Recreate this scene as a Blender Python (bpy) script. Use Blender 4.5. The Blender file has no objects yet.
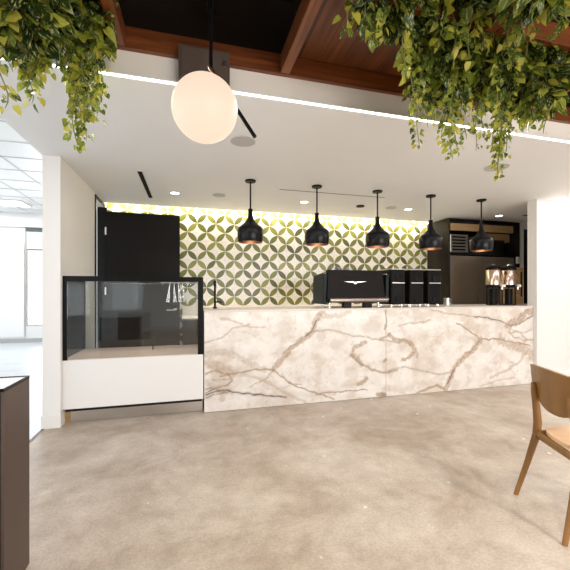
import bpy, bmesh, math, random
from mathutils import Vector, Matrix, noise
R = math.radians
PI = math.pi
col = bpy.context.scene.collection
rnd = random.Random(7)

# ------------------------------------------------------------------ helpers
class MB:
    def __init__(self): self.bm = bmesh.new()
    def box(self, x0, x1, y0, y1, z0, z1, bev=0.0, seg=2):
        t = bmesh.new(); bmesh.ops.create_cube(t, size=1)
        for v in t.verts:
            v.co = Vector(((x0+x1)/2+v.co.x*(x1-x0), (y0+y1)/2+v.co.y*(y1-y0), (z0+z1)/2+v.co.z*(z1-z0)))
        if bev: bmesh.ops.bevel(t, geom=t.edges[:]+t.verts[:], offset=bev, segments=seg, affect='EDGES', profile=.5)
        return self.merge(t)
    def merge(self, t, M=None):
        m = bpy.data.meshes.new('tmp')
        if M is not None: bmesh.ops.transform(t, matrix=M, verts=t.verts[:])
        t.to_mesh(m); t.free(); self.bm.from_mesh(m); bpy.data.meshes.remove(m); return self
    def lathe(self, prof, c=(0, 0, 0), n=32, axis='Z', cap=False):
        t = bmesh.new(); rings = []
        for r, z in prof:
            rings.append([t.verts.new((r*math.cos(2*PI*i/n), r*math.sin(2*PI*i/n), z)) for i in range(n)])
        for a, b in zip(rings, rings[1:]):
            for i in range(n):
                j = (i+1) % n; t.faces.new((a[i], a[j], b[j], b[i]))
        if cap:
            t.faces.new(rings[0][::-1]); t.faces.new(rings[-1])
        bmesh.ops.recalc_face_normals(t, faces=t.faces[:])
        M = Matrix.Translation(c)
        if axis == 'Y': M = M @ Matrix.Rotation(R(90), 4, 'X')
        if axis == 'X': M = M @ Matrix.Rotation(R(90), 4, 'Y')
        return self.merge(t, M)
    def cyl(self, c, r, h, n=24, axis='Z'):
        return self.lathe([(r, 0), (r, h)], c, n, axis, True)
    def tube(self, pts, r, n=10, flat=None):
        pts = [Vector(p) for p in pts]
        rs = r if isinstance(r, (list, tuple)) else [r]*len(pts)
        t = bmesh.new(); rings = []
        up = Vector((0, 0, 1))
        d0 = (pts[1]-pts[0]).normalized()
        if abs(d0.dot(up)) > .9: up = Vector((0, 1, 0))
        for i, p in enumerate(pts):
            d = (pts[min(i+1, len(pts)-1)]-pts[max(i-1, 0)]).normalized()
            s = d.cross(up).normalized(); u = s.cross(d).normalized()
            fx, fy = flat if flat else (1, 1)
            rings.append([t.verts.new(p+(s*math.cos(2*PI*k/n)*fx+u*math.sin(2*PI*k/n)*fy)*rs[i]) for k in range(n)])
        for a, b in zip(rings, rings[1:]):
            for k in range(n):
                j = (k+1) % n; t.faces.new((a[k], a[j], b[j], b[k]))
        t.faces.new(rings[0][::-1]); t.faces.new(rings[-1])
        bmesh.ops.recalc_face_normals(t, faces=t.faces[:])
        return self.merge(t)
    def prism(self, poly, y0, y1, plane='XZ', bev=0):
        t = bmesh.new()
        def P(a, b, h):
            return (a, h, b) if plane == 'XZ' else ((h, a, b) if plane == 'YZ' else (a, b, h))
        A = [t.verts.new(P(a, b, y0)) for a, b in poly]; B = [t.verts.new(P(a, b, y1)) for a, b in poly]
        t.faces.new(A); t.faces.new(B[::-1])
        for i in range(len(poly)):
            j = (i+1) % len(poly); t.faces.new((A[i], B[i], B[j], A[j]))
        bmesh.ops.recalc_face_normals(t, faces=t.faces[:])
        if bev: bmesh.ops.bevel(t, geom=t.edges[:]+t.verts[:], offset=bev, segments=2, affect='EDGES', profile=.5)
        return self.merge(t)
    def build(self, name, mat, parent=None, smooth=None, origin=None):
        me = bpy.data.meshes.new(name)
        if origin is not None: bmesh.ops.translate(self.bm, vec=-Vector(origin), verts=self.bm.verts[:])
        self.bm.to_mesh(me); self.bm.free()
        me.materials.append(mat)
        o = bpy.data.objects.new(name, me); col.objects.link(o)
        if origin is not None: o.location = origin
        if parent: o.parent = parent
        if smooth is not None:
            for p in me.polygons: p.use_smooth = True
            try: me.set_sharp_from_angle(angle=R(smooth))
            except Exception: pass
        return o

def tag(o, label, cat, group=None, kind=None):
    o['label'] = label; o['category'] = cat
    if group: o['group'] = group
    if kind: o['kind'] = kind
    return o
def thing(name, label, cat, loc=(0, 0, 0), rz=0, group=None):
    o = bpy.data.objects.new(name, None); col.objects.link(o)
    o.empty_display_size = .05
    o.location = loc; o.rotation_euler = (0, 0, rz)
    return tag(o, label, cat, group)
def struct(o): o['kind'] = 'structure'; return o
def dup(root, loc, label, group=None):
    r = root.copy(); col.objects.link(r); r.location = loc; r['label'] = label
    for ch in list(root.children):
        c = ch.copy(); col.objects.link(c); c.parent = r
        for g in ch.children:
            d = g.copy(); col.objects.link(d); d.parent = c
    return r

# ------------------------------------------------------------------ materials
def newmat(name):
    m = bpy.data.materials.new(name); m.use_nodes = True
    nt = m.node_tree; return m, nt, nt.nodes['Principled BSDF']
def pbr(name, c, rough=.5, metal=0, spec=.5, bump=0, bscale=60, var=0, vscale=3, coat=0):
    m, nt, b = newmat(name)
    b.inputs['Base Color'].default_value = (*c, 1); b.inputs['Roughness'].default_value = rough
    b.inputs['Metallic'].default_value = metal; b.inputs['Specular IOR Level'].default_value = spec
    b.inputs['Coat Weight'].default_value = coat
    tc = nt.nodes.new('ShaderNodeTexCoord')
    n = nt.nodes.new('ShaderNodeTexNoise'); n.inputs['Scale'].default_value = vscale; n.inputs['Detail'].default_value = 4
    nt.links.new(tc.outputs['Object'], n.inputs['Vector'])
    mx = nt.nodes.new('ShaderNodeMixRGB'); v = max(var, .02)
    mx.inputs[1].default_value = (*[x*(1-v) for x in c], 1); mx.inputs[2].default_value = (*[min(1, x*(1+v)) for x in c], 1)
    nt.links.new(n.outputs['Fac'], mx.inputs[0]); nt.links.new(mx.outputs[0], b.inputs['Base Color'])
    if bump:
        n2 = nt.nodes.new('ShaderNodeTexNoise'); n2.inputs['Scale'].default_value = bscale
        nt.links.new(tc.outputs['Object'], n2.inputs['Vector'])
        bp = nt.nodes.new('ShaderNodeBump'); bp.inputs['Strength'].default_value = bump; bp.inputs['Distance'].default_value = .01
        nt.links.new(n2.outputs['Fac'], bp.inputs['Height']); nt.links.new(bp.outputs[0], b.inputs['Normal'])
    return m
def emis(name, c, s):
    m, nt, b = newmat(name)
    b.inputs['Base Color'].default_value = (*c, 1)
    b.inputs['Emission Color'].default_value = (*c, 1); b.inputs['Emission Strength'].default_value = s
    return m
def wood(name, c1, c2, scale, rough=.4, plank=None):
    m, nt, b = newmat(name)
    tc = nt.nodes.new('ShaderNodeTexCoord'); mp = nt.nodes.new('ShaderNodeMapping')
    mp.inputs['Scale'].default_value = scale
    n = nt.nodes.new('ShaderNodeTexNoise'); n.inputs['Scale'].default_value = 1; n.inputs['Detail'].default_value = 6
    n.inputs['Distortion'].default_value = .6
    nt.links.new(tc.outputs['Object'], mp.inputs[0]); nt.links.new(mp.outputs[0], n.inputs['Vector'])
    cr = nt.nodes.new('ShaderNodeValToRGB'); cr.color_ramp.elements[0].position = .3; cr.color_ramp.elements[1].position = .7
    cr.color_ramp.elements[0].color = (*c1, 1); cr.color_ramp.elements[1].color = (*c2, 1)
    nt.links.new(n.outputs['Fac'], cr.inputs[0])
    out = cr.outputs[0]
    if plank:
        sp = nt.nodes.new('ShaderNodeSeparateXYZ'); nt.links.new(tc.outputs['Object'], sp.inputs[0])
        def mt(op, a, bb=None):
            k = nt.nodes.new('ShaderNodeMath'); k.operation = op
            if hasattr(a, 'name'): nt.links.new(a, k.inputs[0])
            else: k.inputs[0].default_value = a
            if bb is not None:
                if hasattr(bb, 'name'): nt.links.new(bb, k.inputs[1])
                else: k.inputs[1].default_value = bb
            return k.outputs[0]
        u = mt('DIVIDE', sp.outputs['X'], plank); fr = mt('FRACT', u)
        gap = mt('LESS_THAN', fr, .03)
        wn = nt.nodes.new('ShaderNodeTexWhiteNoise'); wn.noise_dimensions = '1D'
        nt.links.new(mt('FLOOR', u), wn.inputs['W'])
        hs = nt.nodes.new('ShaderNodeHueSaturation'); nt.links.new(out, hs.inputs['Color'])
        nt.links.new(mt('ADD', mt('MULTIPLY', wn.outputs['Value'], .5), .75), hs.inputs['Value'])
        mx = nt.nodes.new('ShaderNodeMixRGB'); nt.links.new(gap, mx.inputs[0]); nt.links.new(hs.outputs[0], mx.inputs[1])
        mx.inputs[2].default_value = (.01, .004, .002, 1); out = mx.outputs[0]
    nt.links.new(out, b.inputs['Base Color']); b.inputs['Roughness'].default_value = rough
    return m
def glassmat(name, tint, refl=.9):
    m, nt, b = newmat(name); nt.nodes.remove(b)
    tr = nt.nodes.new('ShaderNodeBsdfTransparent'); tr.inputs[0].default_value = (*tint, 1)
    gl = nt.nodes.new('ShaderNodeBsdfGlossy'); gl.inputs['Roughness'].default_value = .01
    gl.inputs[0].default_value = (refl, refl, refl, 1)
    fr = nt.nodes.new('ShaderNodeFresnel'); fr.inputs['IOR'].default_value = 1.5
    mx = nt.nodes.new('ShaderNodeMixShader')
    nt.links.new(fr.outputs[0], mx.inputs[0]); nt.links.new(tr.outputs[0], mx.inputs[1]); nt.links.new(gl.outputs[0], mx.inputs[2])
    nt.links.new(mx.outputs[0], nt.nodes['Material Output'].inputs[0])
    return m

M = {}
M['paint'] = pbr('white_paint', (.80, .785, .765), .6, bump=.05, bscale=200)
M['ceil'] = pbr('ceiling_paint', (.86, .875, .89), .75, bump=.03, bscale=200)
M['fascia'] = pbr('fascia_paint', (.84, .79, .72), .6)
M['office'] = pbr('office_white', (.86, .87, .87), .35)
M['whitelam'] = pbr('white_laminate', (.82, .81, .80), .3)
M['black'] = pbr('black_satin', (.006, .006, .006), .3, spec=.12, var=.2)
M['blackmatte'] = pbr('black_matte', (.006, .0055, .0055), .75, spec=.2)
M['blackdoor'] = pbr('black_door', (.007, .0055, .005), .5, spec=.15)
M['pend'] = pbr('pendant_black', (.005, .005, .0055), .25, spec=.2)
M['copper'] = pbr('copper', (.50, .28, .19), .35, 1)
M['steel'] = pbr('steel', (.62, .60, .57), .28, 1, var=.1, vscale=8)
M['fridge'] = pbr('fridge_steel', (.42, .36, .29), .36, 1, var=.15)
M['silver'] = pbr('silver', (.85, .82, .78), .2, 1)
M['rail'] = pbr('rail_metal', (.50, .42, .38), .38, 1)
M['white_plastic'] = pbr('white_plastic', (.8, .8, .78), .4)
M['darkgreen'] = pbr('machine_side', (.012, .02, .02), .4, spec=.15)
M['machine'] = pbr('machine_panel', (.007, .0045, .0045), .45, spec=.12)
M['grille'] = pbr('speaker_grille', (.56, .55, .54), .6, bump=.2, bscale=600)
M['plenum'] = pbr('plenum', (.020, .014, .011), .9, spec=.1, var=.4, vscale=2)
M['cabinet'] = pbr('dark_cabinet', (.016, .012, .009), .45, spec=.15)
M['tan'] = wood('tan_wood', (.36, .22, .09), (.50, .33, .16), (2, 30, 30), .5)
M['bronze'] = pbr('bronze_metal', (.12, .085, .07), .4, .75, var=.1)
M['beam'] = wood('beam_wood_x', (.085, .021, .005), (.23, .065, .016), (2, 40, 40), .38)
M['beamy'] = wood('beam_wood_y', (.11, .03, .008), (.27, .088, .025), (40, 2, 40), .38)
M['plank'] = wood('plank_wood', (.070, .019, .005), (.19, .058, .014), (22, 1.6, 20), .42, plank=.14)
M['chair'] = wood('chair_wood', (.15, .068, .014), (.26, .125, .032), (8, 8, 1.5), .38)
M['seat'] = wood('seat_wood', (.60, .36, .19), (.72, .47, .28), (4, 22, 22), .4)
M['glass'] = glassmat('case_glass', (.95, .97, .98))
M['winglass'] = glassmat('window_glass', (.98, .98, .98))
M['toekick'] = pbr('toe_kick_steel', (.52, .48, .44), .35, 1, var=.2)
M['carpet'] = pbr('office_floor', (.62, .66, .69), .35, var=.06, vscale=5)
M['slate'] = pbr('box_brown', (.075, .050, .036), .55)
M['coffee'] = pbr('urn_steel', (.72, .55, .44), .22, 1)
M['globe'] = emis('globe_glow', (1, .76, .57), .64); M['globe'].node_tree.nodes['Principled BSDF'].inputs['Base Color'].default_value = (.12, .11, .10, 1)
M['led'] = emis('led_white', (1, .96, .90), 5)
M['ledwarm'] = emis('led_warm', (1, .86, .62), 6)
M['ledcase'] = emis('case_led', (1, .86, .72), 2)
M['down'] = emis('downlight_glow', (1, .93, .82), 6)
M['panel_light'] = emis('troffer_glow', (1, 1, 1), 3)
M['stem'] = pbr('stem_green', (.20, .21, .06), .6)
M['stembrown'] = pbr('soil_brown', (.03, .02, .012), .9)
M['shade'] = pbr('roller_shade', (.72, .73, .72), .8)
M['apron'] = M['chair']

def concrete():
    m, nt, b = newmat('polished_concrete')
    tc = nt.nodes.new('ShaderNodeTexCoord')
    def nz(s, d, dist=0):
        n = nt.nodes.new('ShaderNodeTexNoise'); n.inputs['Scale'].default_value = s; n.inputs['Detail'].default_value = d
        n.inputs['Distortion'].default_value = dist; n.inputs['Roughness'].default_value = .65
        nt.links.new(tc.outputs['Object'], n.inputs['Vector']); return n.outputs['Fac']
    def ramp(f, a, bb, c1, c2):
        r = nt.nodes.new('ShaderNodeValToRGB'); r.color_ramp.elements[0].position = a; r.color_ramp.elements[1].position = bb
        r.color_ramp.elements[0].color = (*c1, 1); r.color_ramp.elements[1].color = (*c2, 1); nt.links.new(f, r.inputs[0]); return r.outputs[0]
    def mix(f, a, bb, mode='MIX'):
        x = nt.nodes.new('ShaderNodeMixRGB'); x.blend_type = mode
        if hasattr(f, 'name'): nt.links.new(f, x.inputs[0])
        else: x.inputs[0].default_value = f
        nt.links.new(a, x.inputs[1]); nt.links.new(bb, x.inputs[2]); return x.outputs[0]
    base = ramp(nz(1.3, 10, .5), .32, .70, (.42, .33, .255), (.72, .65, .575))
    fine = ramp(nz(6, 10, .2), .3, .7, (.72, .69, .66), (1, 1, 1))
    grain = ramp(nz(70, 5), .3, .68, (.74, .72, .70), (1, 1, 1))
    c = mix(1, mix(1, base, fine, 'MULTIPLY'), grain, 'MULTIPLY')
    vo = nt.nodes.new('ShaderNodeTexVoronoi'); vo.inputs['Scale'].default_value = 5; vo.inputs['Randomness'].default_value = 1
    nt.links.new(tc.outputs['Object'], vo.inputs['Vector'])
    sp = ramp(vo.outputs['Distance'], .05, .09, (1, 1, 1), (0, 0, 0))
    msk = mix(1, sp, ramp(nz(1.7, 2), .50, .54, (0, 0, 0), (1, 1, 1)), 'MULTIPLY')
    white = nt.nodes.new('ShaderNodeRGB'); white.outputs[0].default_value = (.72, .68, .62, 1)
    c = mix(msk, c, white.outputs[0])
    nt.links.new(c, b.inputs['Base Color'])
    rr = nt.nodes.new('ShaderNodeMapRange'); rr.inputs['To Min'].default_value = .28; rr.inputs['To Max'].default_value = .5
    nt.links.new(nz(3, 5), rr.inputs['Value']); nt.links.new(rr.outputs[0], b.inputs['Roughness'])
    b.inputs['Specular IOR Level'].default_value = .45
    return m
M['concrete'] = concrete()

def tilemat(p, ox, oz):
    m, nt, b = newmat('petal_tile'); L = nt.links
    tc = nt.nodes.new('ShaderNodeTexCoord'); sp = nt.nodes.new('ShaderNodeSeparateXYZ'); L.new(tc.outputs['Object'], sp.inputs[0])
    def mt(op, *a):
        k = nt.nodes.new('ShaderNodeMath'); k.operation = op
        for i, x in enumerate(a):
            if hasattr(x, 'name'): L.new(x, k.inputs[i])
            else: k.inputs[i].default_value = x
        return k.outputs[0]
    u = mt('DIVIDE', mt('SUBTRACT', sp.outputs['X'], ox), p); v = mt('DIVIDE', mt('SUBTRACT', sp.outputs['Z'], oz), p)
    iu, iv = mt('FLOOR', u), mt('FLOOR', v); fu, fv = mt('FRACT', u), mt('FRACT', v)
    par = mt('FLOORED_MODULO', mt('ADD', iu, iv), 2.0)
    fl = mt('ADD', mt('MULTIPLY', par, mt('SUBTRACT', 1.0, fu)), mt('MULTIPLY', mt('SUBTRACT', 1.0, par), fu))
    d1 = mt('SQRT', mt('ADD', mt('POWER', fl, 2.0), mt('POWER', mt('SUBTRACT', 1.0, fv), 2.0)))
    d2 = mt('SQRT', mt('ADD', mt('POWER', mt('SUBTRACT', 1.0, fl), 2.0), mt('POWER', fv, 2.0)))
    lens = mt('LESS_THAN', mt('MAXIMUM', d1, d2), .985)
    ed = mt('MINIMUM', mt('MINIMUM', fu, mt('SUBTRACT', 1.0, fu)), mt('MINIMUM', fv, mt('SUBTRACT', 1.0, fv)))
    grout = mt('LESS_THAN', ed, .012)
    cb = nt.nodes.new('ShaderNodeCombineXYZ'); L.new(iu, cb.inputs[0]); L.new(iv, cb.inputs[1])
    wn = nt.nodes.new('ShaderNodeTexWhiteNoise'); wn.noise_dimensions = '2D'; L.new(cb.outputs[0], wn.inputs['Vector'])
    n = nt.nodes.new('ShaderNodeTexNoise'); n.inputs['Scale'].default_value = 22; n.inputs['Detail'].default_value = 5
    L.new(tc.outputs['Object'], n.inputs['Vector'])
    t = mt('ADD', mt('MULTIPLY', wn.outputs['Value'], .75), mt('MULTIPLY', n.outputs['Fac'], .35))
    cr = nt.nodes.new('ShaderNodeValToRGB'); L.new(t, cr.inputs[0])
    e = cr.color_ramp.elements
    e[0].position = .12; e[0].color = (.050, .060, .007, 1); e[1].position = .95; e[1].color = (.24, .245, .05, 1)
    k = e.new(.5); k.color = (.125, .135, .02, 1)
    wh = nt.nodes.new('ShaderNodeValToRGB'); L.new(n.outputs['Fac'], wh.inputs[0])
    wh.color_ramp.elements[0].color = (.72, .67, .62, 1); wh.color_ramp.elements[1].color = (.82, .78, .73, 1)
    wh.color_ramp.elements[0].position = .3; wh.color_ramp.elements[1].position = .6
    mx = nt.nodes.new('ShaderNodeMixRGB'); L.new(lens, mx.inputs[0]); L.new(wh.outputs[0], mx.inputs[1]); L.new(cr.outputs[0], mx.inputs[2])
    mg = nt.nodes.new('ShaderNodeMixRGB'); L.new(mt('MULTIPLY', grout, .6), mg.inputs[0]); L.new(mx.outputs[0], mg.inputs[1]); mg.inputs[2].default_value = (.50, .46, .40, 1)
    L.new(mg.outputs[0], b.inputs['Base Color']); b.inputs['Roughness'].default_value = .3
    return m
M['tile'] = tilemat(.1435, -.035, 1.618)

def attrmat(name, rough):
    m, nt, b = newmat(name)
    a = nt.nodes.new('ShaderNodeVertexColor'); a.layer_name = 'Col'
    nt.links.new(a.outputs[0], b.inputs['Base Color']); b.inputs['Roughness'].default_value = rough
    return m
M['marble'] = attrmat('marble_slab', .25)
def leafmat():
    m, nt, b = newmat('pothos_leaf'); L = nt.links
    a = nt.nodes.new('ShaderNodeVertexColor'); a.layer_name = 'Col'
    uv = nt.nodes.new('ShaderNodeUVMap'); uv.uv_map = 'UVMap'
    mp = nt.nodes.new('ShaderNodeMapping'); mp.inputs['Scale'].default_value = (5, 1.7, 1); L.new(uv.outputs[0], mp.inputs[0])
    n = nt.nodes.new('ShaderNodeTexNoise'); n.inputs['Scale'].default_value = 1.6; n.inputs['Detail'].default_value = 3
    L.new(mp.outputs[0], n.inputs['Vector'])
    cr = nt.nodes.new('ShaderNodeValToRGB'); cr.color_ramp.elements[0].position = .54; cr.color_ramp.elements[1].position = .64
    L.new(n.outputs['Fac'], cr.inputs[0])
    mx = nt.nodes.new('ShaderNodeMixRGB'); L.new(cr.outputs[0], mx.inputs[0]); L.new(a.outputs[0], mx.inputs[1]); mx.inputs[2].default_value = (.50, .50, .16, 1)
    L.new(mx.outputs[0], b.inputs['Base Color']); b.inputs['Roughness'].default_value = .38
    b.inputs['Subsurface Weight'].default_value = 0
    tr = nt.nodes.new('ShaderNodeBsdfTranslucent'); L.new(mx.outputs[0], tr.inputs[0])
    ms = nt.nodes.new('ShaderNodeMixShader'); ms.inputs[0].default_value = .25
    L.new(b.outputs[0], ms.inputs[1]); L.new(tr.outputs[0], ms.inputs[2]); L.new(ms.outputs[0], nt.nodes['Material Output'].inputs[0])
    return m
M['leaf'] = leafmat()

# ------------------------------------------------------------------ setting
CZ = 2.54; EY = 2.245; XL = -1.172; YB = 5.6; XR = 7.0; YK = -4.5; XO = -8.0; YO = 10.1; OZ = 3.2
def sbox(name, mat, *a, **k): return struct(MB().box(*a, **k).build(name, mat))
sbox('floor', M['concrete'], -1.30, XR, YK, YB+.1, -.1, 0)
sbox('floor', M['concrete'], 1e-3-1.30, XR, YB+.1, YO, -.1, -.001)
f = MB()
for i in range(23):
    for j in range(10):
        x0 = XO+j*.67; x1 = min(x0+.665, -1.325)
        y0 = YK+i*.64+(j % 2)*.2
        if x0 < -1.33: f.box(x0, x1, y0, min(y0+.635, YO), -.1, -.002)
struct(f.build('floor', M['carpet']))
sbox('trim_1', M['bronze'], -1.325, -1.30, YK, YO, -.1, .003)      # floor transition strip
sbox('ceiling', M['ceil'], -1.32, XR, EY, 5.5, CZ, CZ+.12)
sbox('ceiling', M['ceil'], -1.32, XR, 5.42, YB+.1, CZ+.13, CZ+.25)      # cove top
sbox('ceiling', M['plenum'], -1.20, XR, YK, EY+.12, 3.25, 3.35)
sbox('wall_soffit', M['ceil'], -1.32, -1.20, YK, 3.72, CZ+.0005, 3.3)
c = MB().box(XO, -1.325, YK, YO, OZ, OZ+.1)
struct(c.build('ceiling', M['office']))
g = MB()
for i in range(1, 12): g.box(XO+i*.6-.012, XO+i*.6+.012, YK, YO, OZ-.006, OZ)
for i in range(1, 24): g.box(XO, -1.33, YK+i*.61-.012, YK+i*.61+.012, OZ-.006, OZ)
struct(g.build('ceiling_grid', pbr('tbar', (.62, .63, .63), .5)))
# alcove left wall with door opening Y 4.98..5.5
w = MB(); w.box(-1.32, XL, 3.72, 4.98, 0, 3.3); w.box(-1.32, XL, 4.98, 5.5, 2.48, 3.3); w.box(-1.32, XL, 5.5, YO, 0, 3.3)
struct(w.build('wall_left', M['paint']))
b_ = MB().box(-1.325, -1.168, 3.714, 3.72, 0, .12).box(-1.332, -1.32, 3.72, YO, 0, .12)
struct(b_.build('baseboard_left', M['paint']))
sbox('wall_back', M['tile'], XL, 4.30, YB, YB+.1, 0, CZ+.13)
w = MB().box(4.30, XR, YB+.001, YB+.1, 0, CZ+.13); struct(w.build('wall_back', M['paint']))
# right wall: end pier and long wall to the right
sbox('wall_right', M['paint'], 4.585, XR, 3.72, 3.86, 0, CZ)
sbox('baseboard_right', M['whitelam'], 4.575, XR, 3.706, 3.72, 0, .15)
sbox('wall_side', M['paint'], XR, XR+.1, YK, YB+.1, 0, 3.35)
# return wall beyond the cabinets with black door
w = MB().box(5.83, 5.90, 5.04, 5.14, 0, CZ).box(5.90, 6.75, 5.04, 5.14, 2.42, CZ).box(6.75, XR, 5.04, 5.14, 0, CZ)
struct(w.build('wall_return', M['paint']))
d2 = struct(MB().box(5.905, 6.745, 5.06, 5.10, .005, 2.415, bev=.003).build('door_2', M['blackdoor']))
MB().tube([(5.98, 5.06, 1.0), (5.98, 5.0, 1.0), (6.10, 5.0, 1.0)], .01).build('door_handle', M['steel'], d2, smooth=40)
# fascia, wooden coffer
sbox('trim_2', M['fascia'], -1.199, XR, EY+.0, EY+.06, CZ+.121, 2.72)
sbox('trim_2', M['fascia'], -1.199, XR, EY-.002, EY+.0, CZ+.012, 2.70)
sbox('trim_3', M['beam'], -1.199, XR, EY-.035, EY-.003, 2.70, 2.825)
for x in (-.395, .600, 1.585, 2.575, 3.565):
    sbox('trim_4', M['beamy'], x-.03, x+.03, -1.8, EY-.036, 2.702, 2.822, bev=.002)
for k, (xa, xb) in enumerate(((-1.19, -.43), (-.36, .565), (.635, 1.55), (1.62, 2.54), (2.61, 3.53), (3.60, XR))):
    sbox('trim_5', M['beam'], xa+.006, xb-.006, 1.53, 1.57, 2.702, 2.82, bev=.002)
sbox('ceiling_boards', M['plank'], .632, 1.553, -1.8, 1.525, 2.824, 2.85)
sbox('ceiling_boards', M['plank'], .632, 1.553, 1.575, EY-.037, 2.824, 2.85)
# plenum services
p = MB().box(-.3, .5, 1.35, 1.42, 3.05, 3.15).box(.1, .16, .2, 2.2, 2.98, 3.03)
p.tube([(-.30, 1.0, 3.1), (.2, 2.1, 3.12)], .02)
tag(p.build('ceiling_duct', M['blackmatte']), 'black conduits running in the dark void above the wooden coffer', 'duct')
# light strip along ceiling edge
sbox('wall_plenum', M['plenum'], -1.199, XR, EY+.061, EY+.12, 2.70, 3.25)
t = thing('strip_light', 'long white light line along the front edge of the white ceiling', 'strip light', (0, EY-.02, CZ-.004))
MB().box(-1.198, 6.9, -.012, .012, .005, .016).build('housing', M['white_plastic'], t)
MB().box(-1.198, 6.9, -.006, .008, .0, .005).build('diffuser', M['led'], t)
# cove light
t = thing('cove_light', 'warm yellow light strip hidden in the slot above the tiled wall', 'strip light', (0, 5.535, CZ+.115))
MB().box(XL, 5.4, -.012, .012, 0, .015).build('housing', M['white_plastic'], t)
MB().box(XL+.02, 5.38, -.010, .010, -.006, 0).build('diffuser', M['ledwarm'], t)

# rooms enclosing: window walls (frame/glass), behind camera and office side
def window_wall(idx, axis, pos, a0, a1, n, zlo, zhi, top, name):
    w = MB(); W = (a1-a0)/n; th = .12
    def bx(mb, u0, u1, z0, z1, t0=0, t1=th):
        if axis == 'Y': mb.box(u0, u1, pos+t0, pos+t1, z0, z1)
        else: mb.box(pos+t0, pos+t1, u0, u1, z0, z1)
    bx(w, a0, a1, 0, zlo); bx(w, a0, a1, zhi, top)
    for i in range(n+1):
        c = a0+i*W; bx(w, max(a0, c-.08), min(a1, c+.08), zlo, zhi)
    struct(w.build(name, M['office']))
    for i in range(n):
        f = MB(); u0 = a0+i*W+.08; u1 = a0+(i+1)*W-.08
        for q in ((u0, u0+.04, zlo, zhi), (u1-.04, u1, zlo, zhi), (u0+.04, u1-.04, zlo, zlo+.04), (u0+.04, u1-.04, zhi-.04, zhi)):
            bx(f, *q, .03, .09)
        fo = struct(f.build('window_%d' % (idx+i), M['steel']))
        gmb = MB(); bx(gmb, u0+.04, u1-.04, zlo+.04, zhi-.04, .055, .062); gmb.build('window_glass', M['winglass'], fo)
window_wall(10, 'Y', YK-.12, .9, XR, 3, .4, 2.6, 3.35, 'wall_front')
window_wall(20, 'Y', YK-.12, XO, -3.5, 4, .4, 2.8, 3.35, 'wall_front')
window_wall(25, 'Y', YK-.12, -2.75, -1.5, 1, .62, 1.65, 3.35, 'wall_front')
sbox('wall_front', M['paint'], -3.5, -2.75, YK-.12, YK, 0, 3.35)
sbox('wall_front', M['paint'], -1.5, .9, YK-.12, YK, 0, 3.35)
window_wall(30, 'X', XO-.12, YK, YO, 6, .4, 2.8, 3.35, 'wall_office')
# far office wall
w = MB()
w.box(XO, -3.94, YO, YO+.12, 0, 2.86).box(XO, -1.32, YO, YO+.12, 2.86, 3.35).box(-3.94, -1.32, YO, YO+.12, 0, .4).box(-1.9, -1.32, YO, YO+.12, .4, 2.86)
struct(w.build('wall_far', M['office']))
sbox('baseboard_far', pbr('grey_base', (.45, .46, .46), .5), XO, -1.34, YO-.012, YO, 0, .10)
sbox('trim_6', M['office'], XO, -1.34, YO-.10, YO, 2.86, OZ-.0)
f = MB().box(-3.94, -3.90, YO+.02, YO+.08, .4, 2.86).box(-1.94, -1.90, YO+.02, YO+.08, .4, 2.86).box(-3.9, -1.94, YO+.02, YO+.08, .4, .44).box(-3.9, -1.94, YO+.02, YO+.08, 2.82, 2.86).box(-2.94, -2.90, YO+.02, YO+.08, .44, 2.82)
fo = struct(f.build('window_1', M['steel']))
MB().box(-3.9, -2.94, YO+.045, YO+.05, .44, 2.82).build('window_glass', M['winglass'], fo)
MB().box(-2.9, -1.94, YO+.045, YO+.05, .44, 2.82).build('window_glass', M['winglass'], fo)
t = thing('roller_blind', 'pale roller blind with a dark header half lowered over the far office window', 'blind', (-2.93, YO-.02, 0))
MB().box(-.99, 1.0, -.06, .0, 2.76, 2.855, bev=.004).build('header', pbr('blind_header', (.06, .08, .09), .5), t)
MB().box(-.97, .98, -.03, -.026, 2.32, 2.76).build('shade_cloth', M['shade'], t)
MB().box(-.97, .98, -.036, -.020, 2.295, 2.32).build('bottom_bar', M['bronze'], t)
t = thing('whiteboard', 'large white glossy board panel covering the far office wall', 'panel', (-5.9, YO-.011, 0))
MB().box(-1.9, 1.93, -.015, 0, .14, 2.80, bev=.003).build('board', pbr('board_white', (.9, .91, .91), .2), t)
MB().box(1.93, 1.95, -.02, 0, .14, 2.80).build('edge_strip', M['steel'], t)
t = thing('troffer_light', 'bright rectangular light panel in the office ceiling at far left', 'ceiling light', (-4.35, 8.9, OZ-.012))
MB().box(-.9, .9, -.3, .3, 0, .011).box(-.9, .9, -.3, -.27, -.008, 0).box(-.9, .9, .27, .3, -.008, 0).box(-.9, -.87, -.27, .27, -.008, 0).box(.87, .9, -.27, .27, -.008, 0).build('frame', M['white_plastic'], t)
MB().box(-.868, .868, -.268, .268, -.006, 0).build('diffuser', M['panel_light'], t)

# ------------------------------------------------------------------ door_1 (black, standing open)
fr = MB()
fr.box(XL+.0005, XL+.012, 4.945, 4.985, 0, 2.515).box(XL+.0005, XL+.012, 4.985, 5.47, 2.475, 2.515).box(XL-.095, XL+.03, 5.490, 5.499, 0, 2.475)
df = struct(fr.build('door_frame', M['black']))
t = struct(MB().box(XL+.035, -.146, 5.452, 5.495, .008, 2.41, bev=.002).build('door_1', M['blackdoor']))
for z in (.3, 1.28, 2.13):
    MB().box(XL+.012, XL+.034, 5.440, 5.470, z-.05, z+.05).cyl((XL+.023, 5.437, z-.055), .008, .11, 10).build('hinge', M['silver'], t)
hd = MB().cyl((-.21, 5.430, 1.0), .025, .022, 20).tube([(-.21, 5.44, 1.0), (-.21, 5.40, 1.0), (-.33, 5.40, 1.0)], .009).build('door_handle', M['steel'], t, smooth=40)

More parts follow.
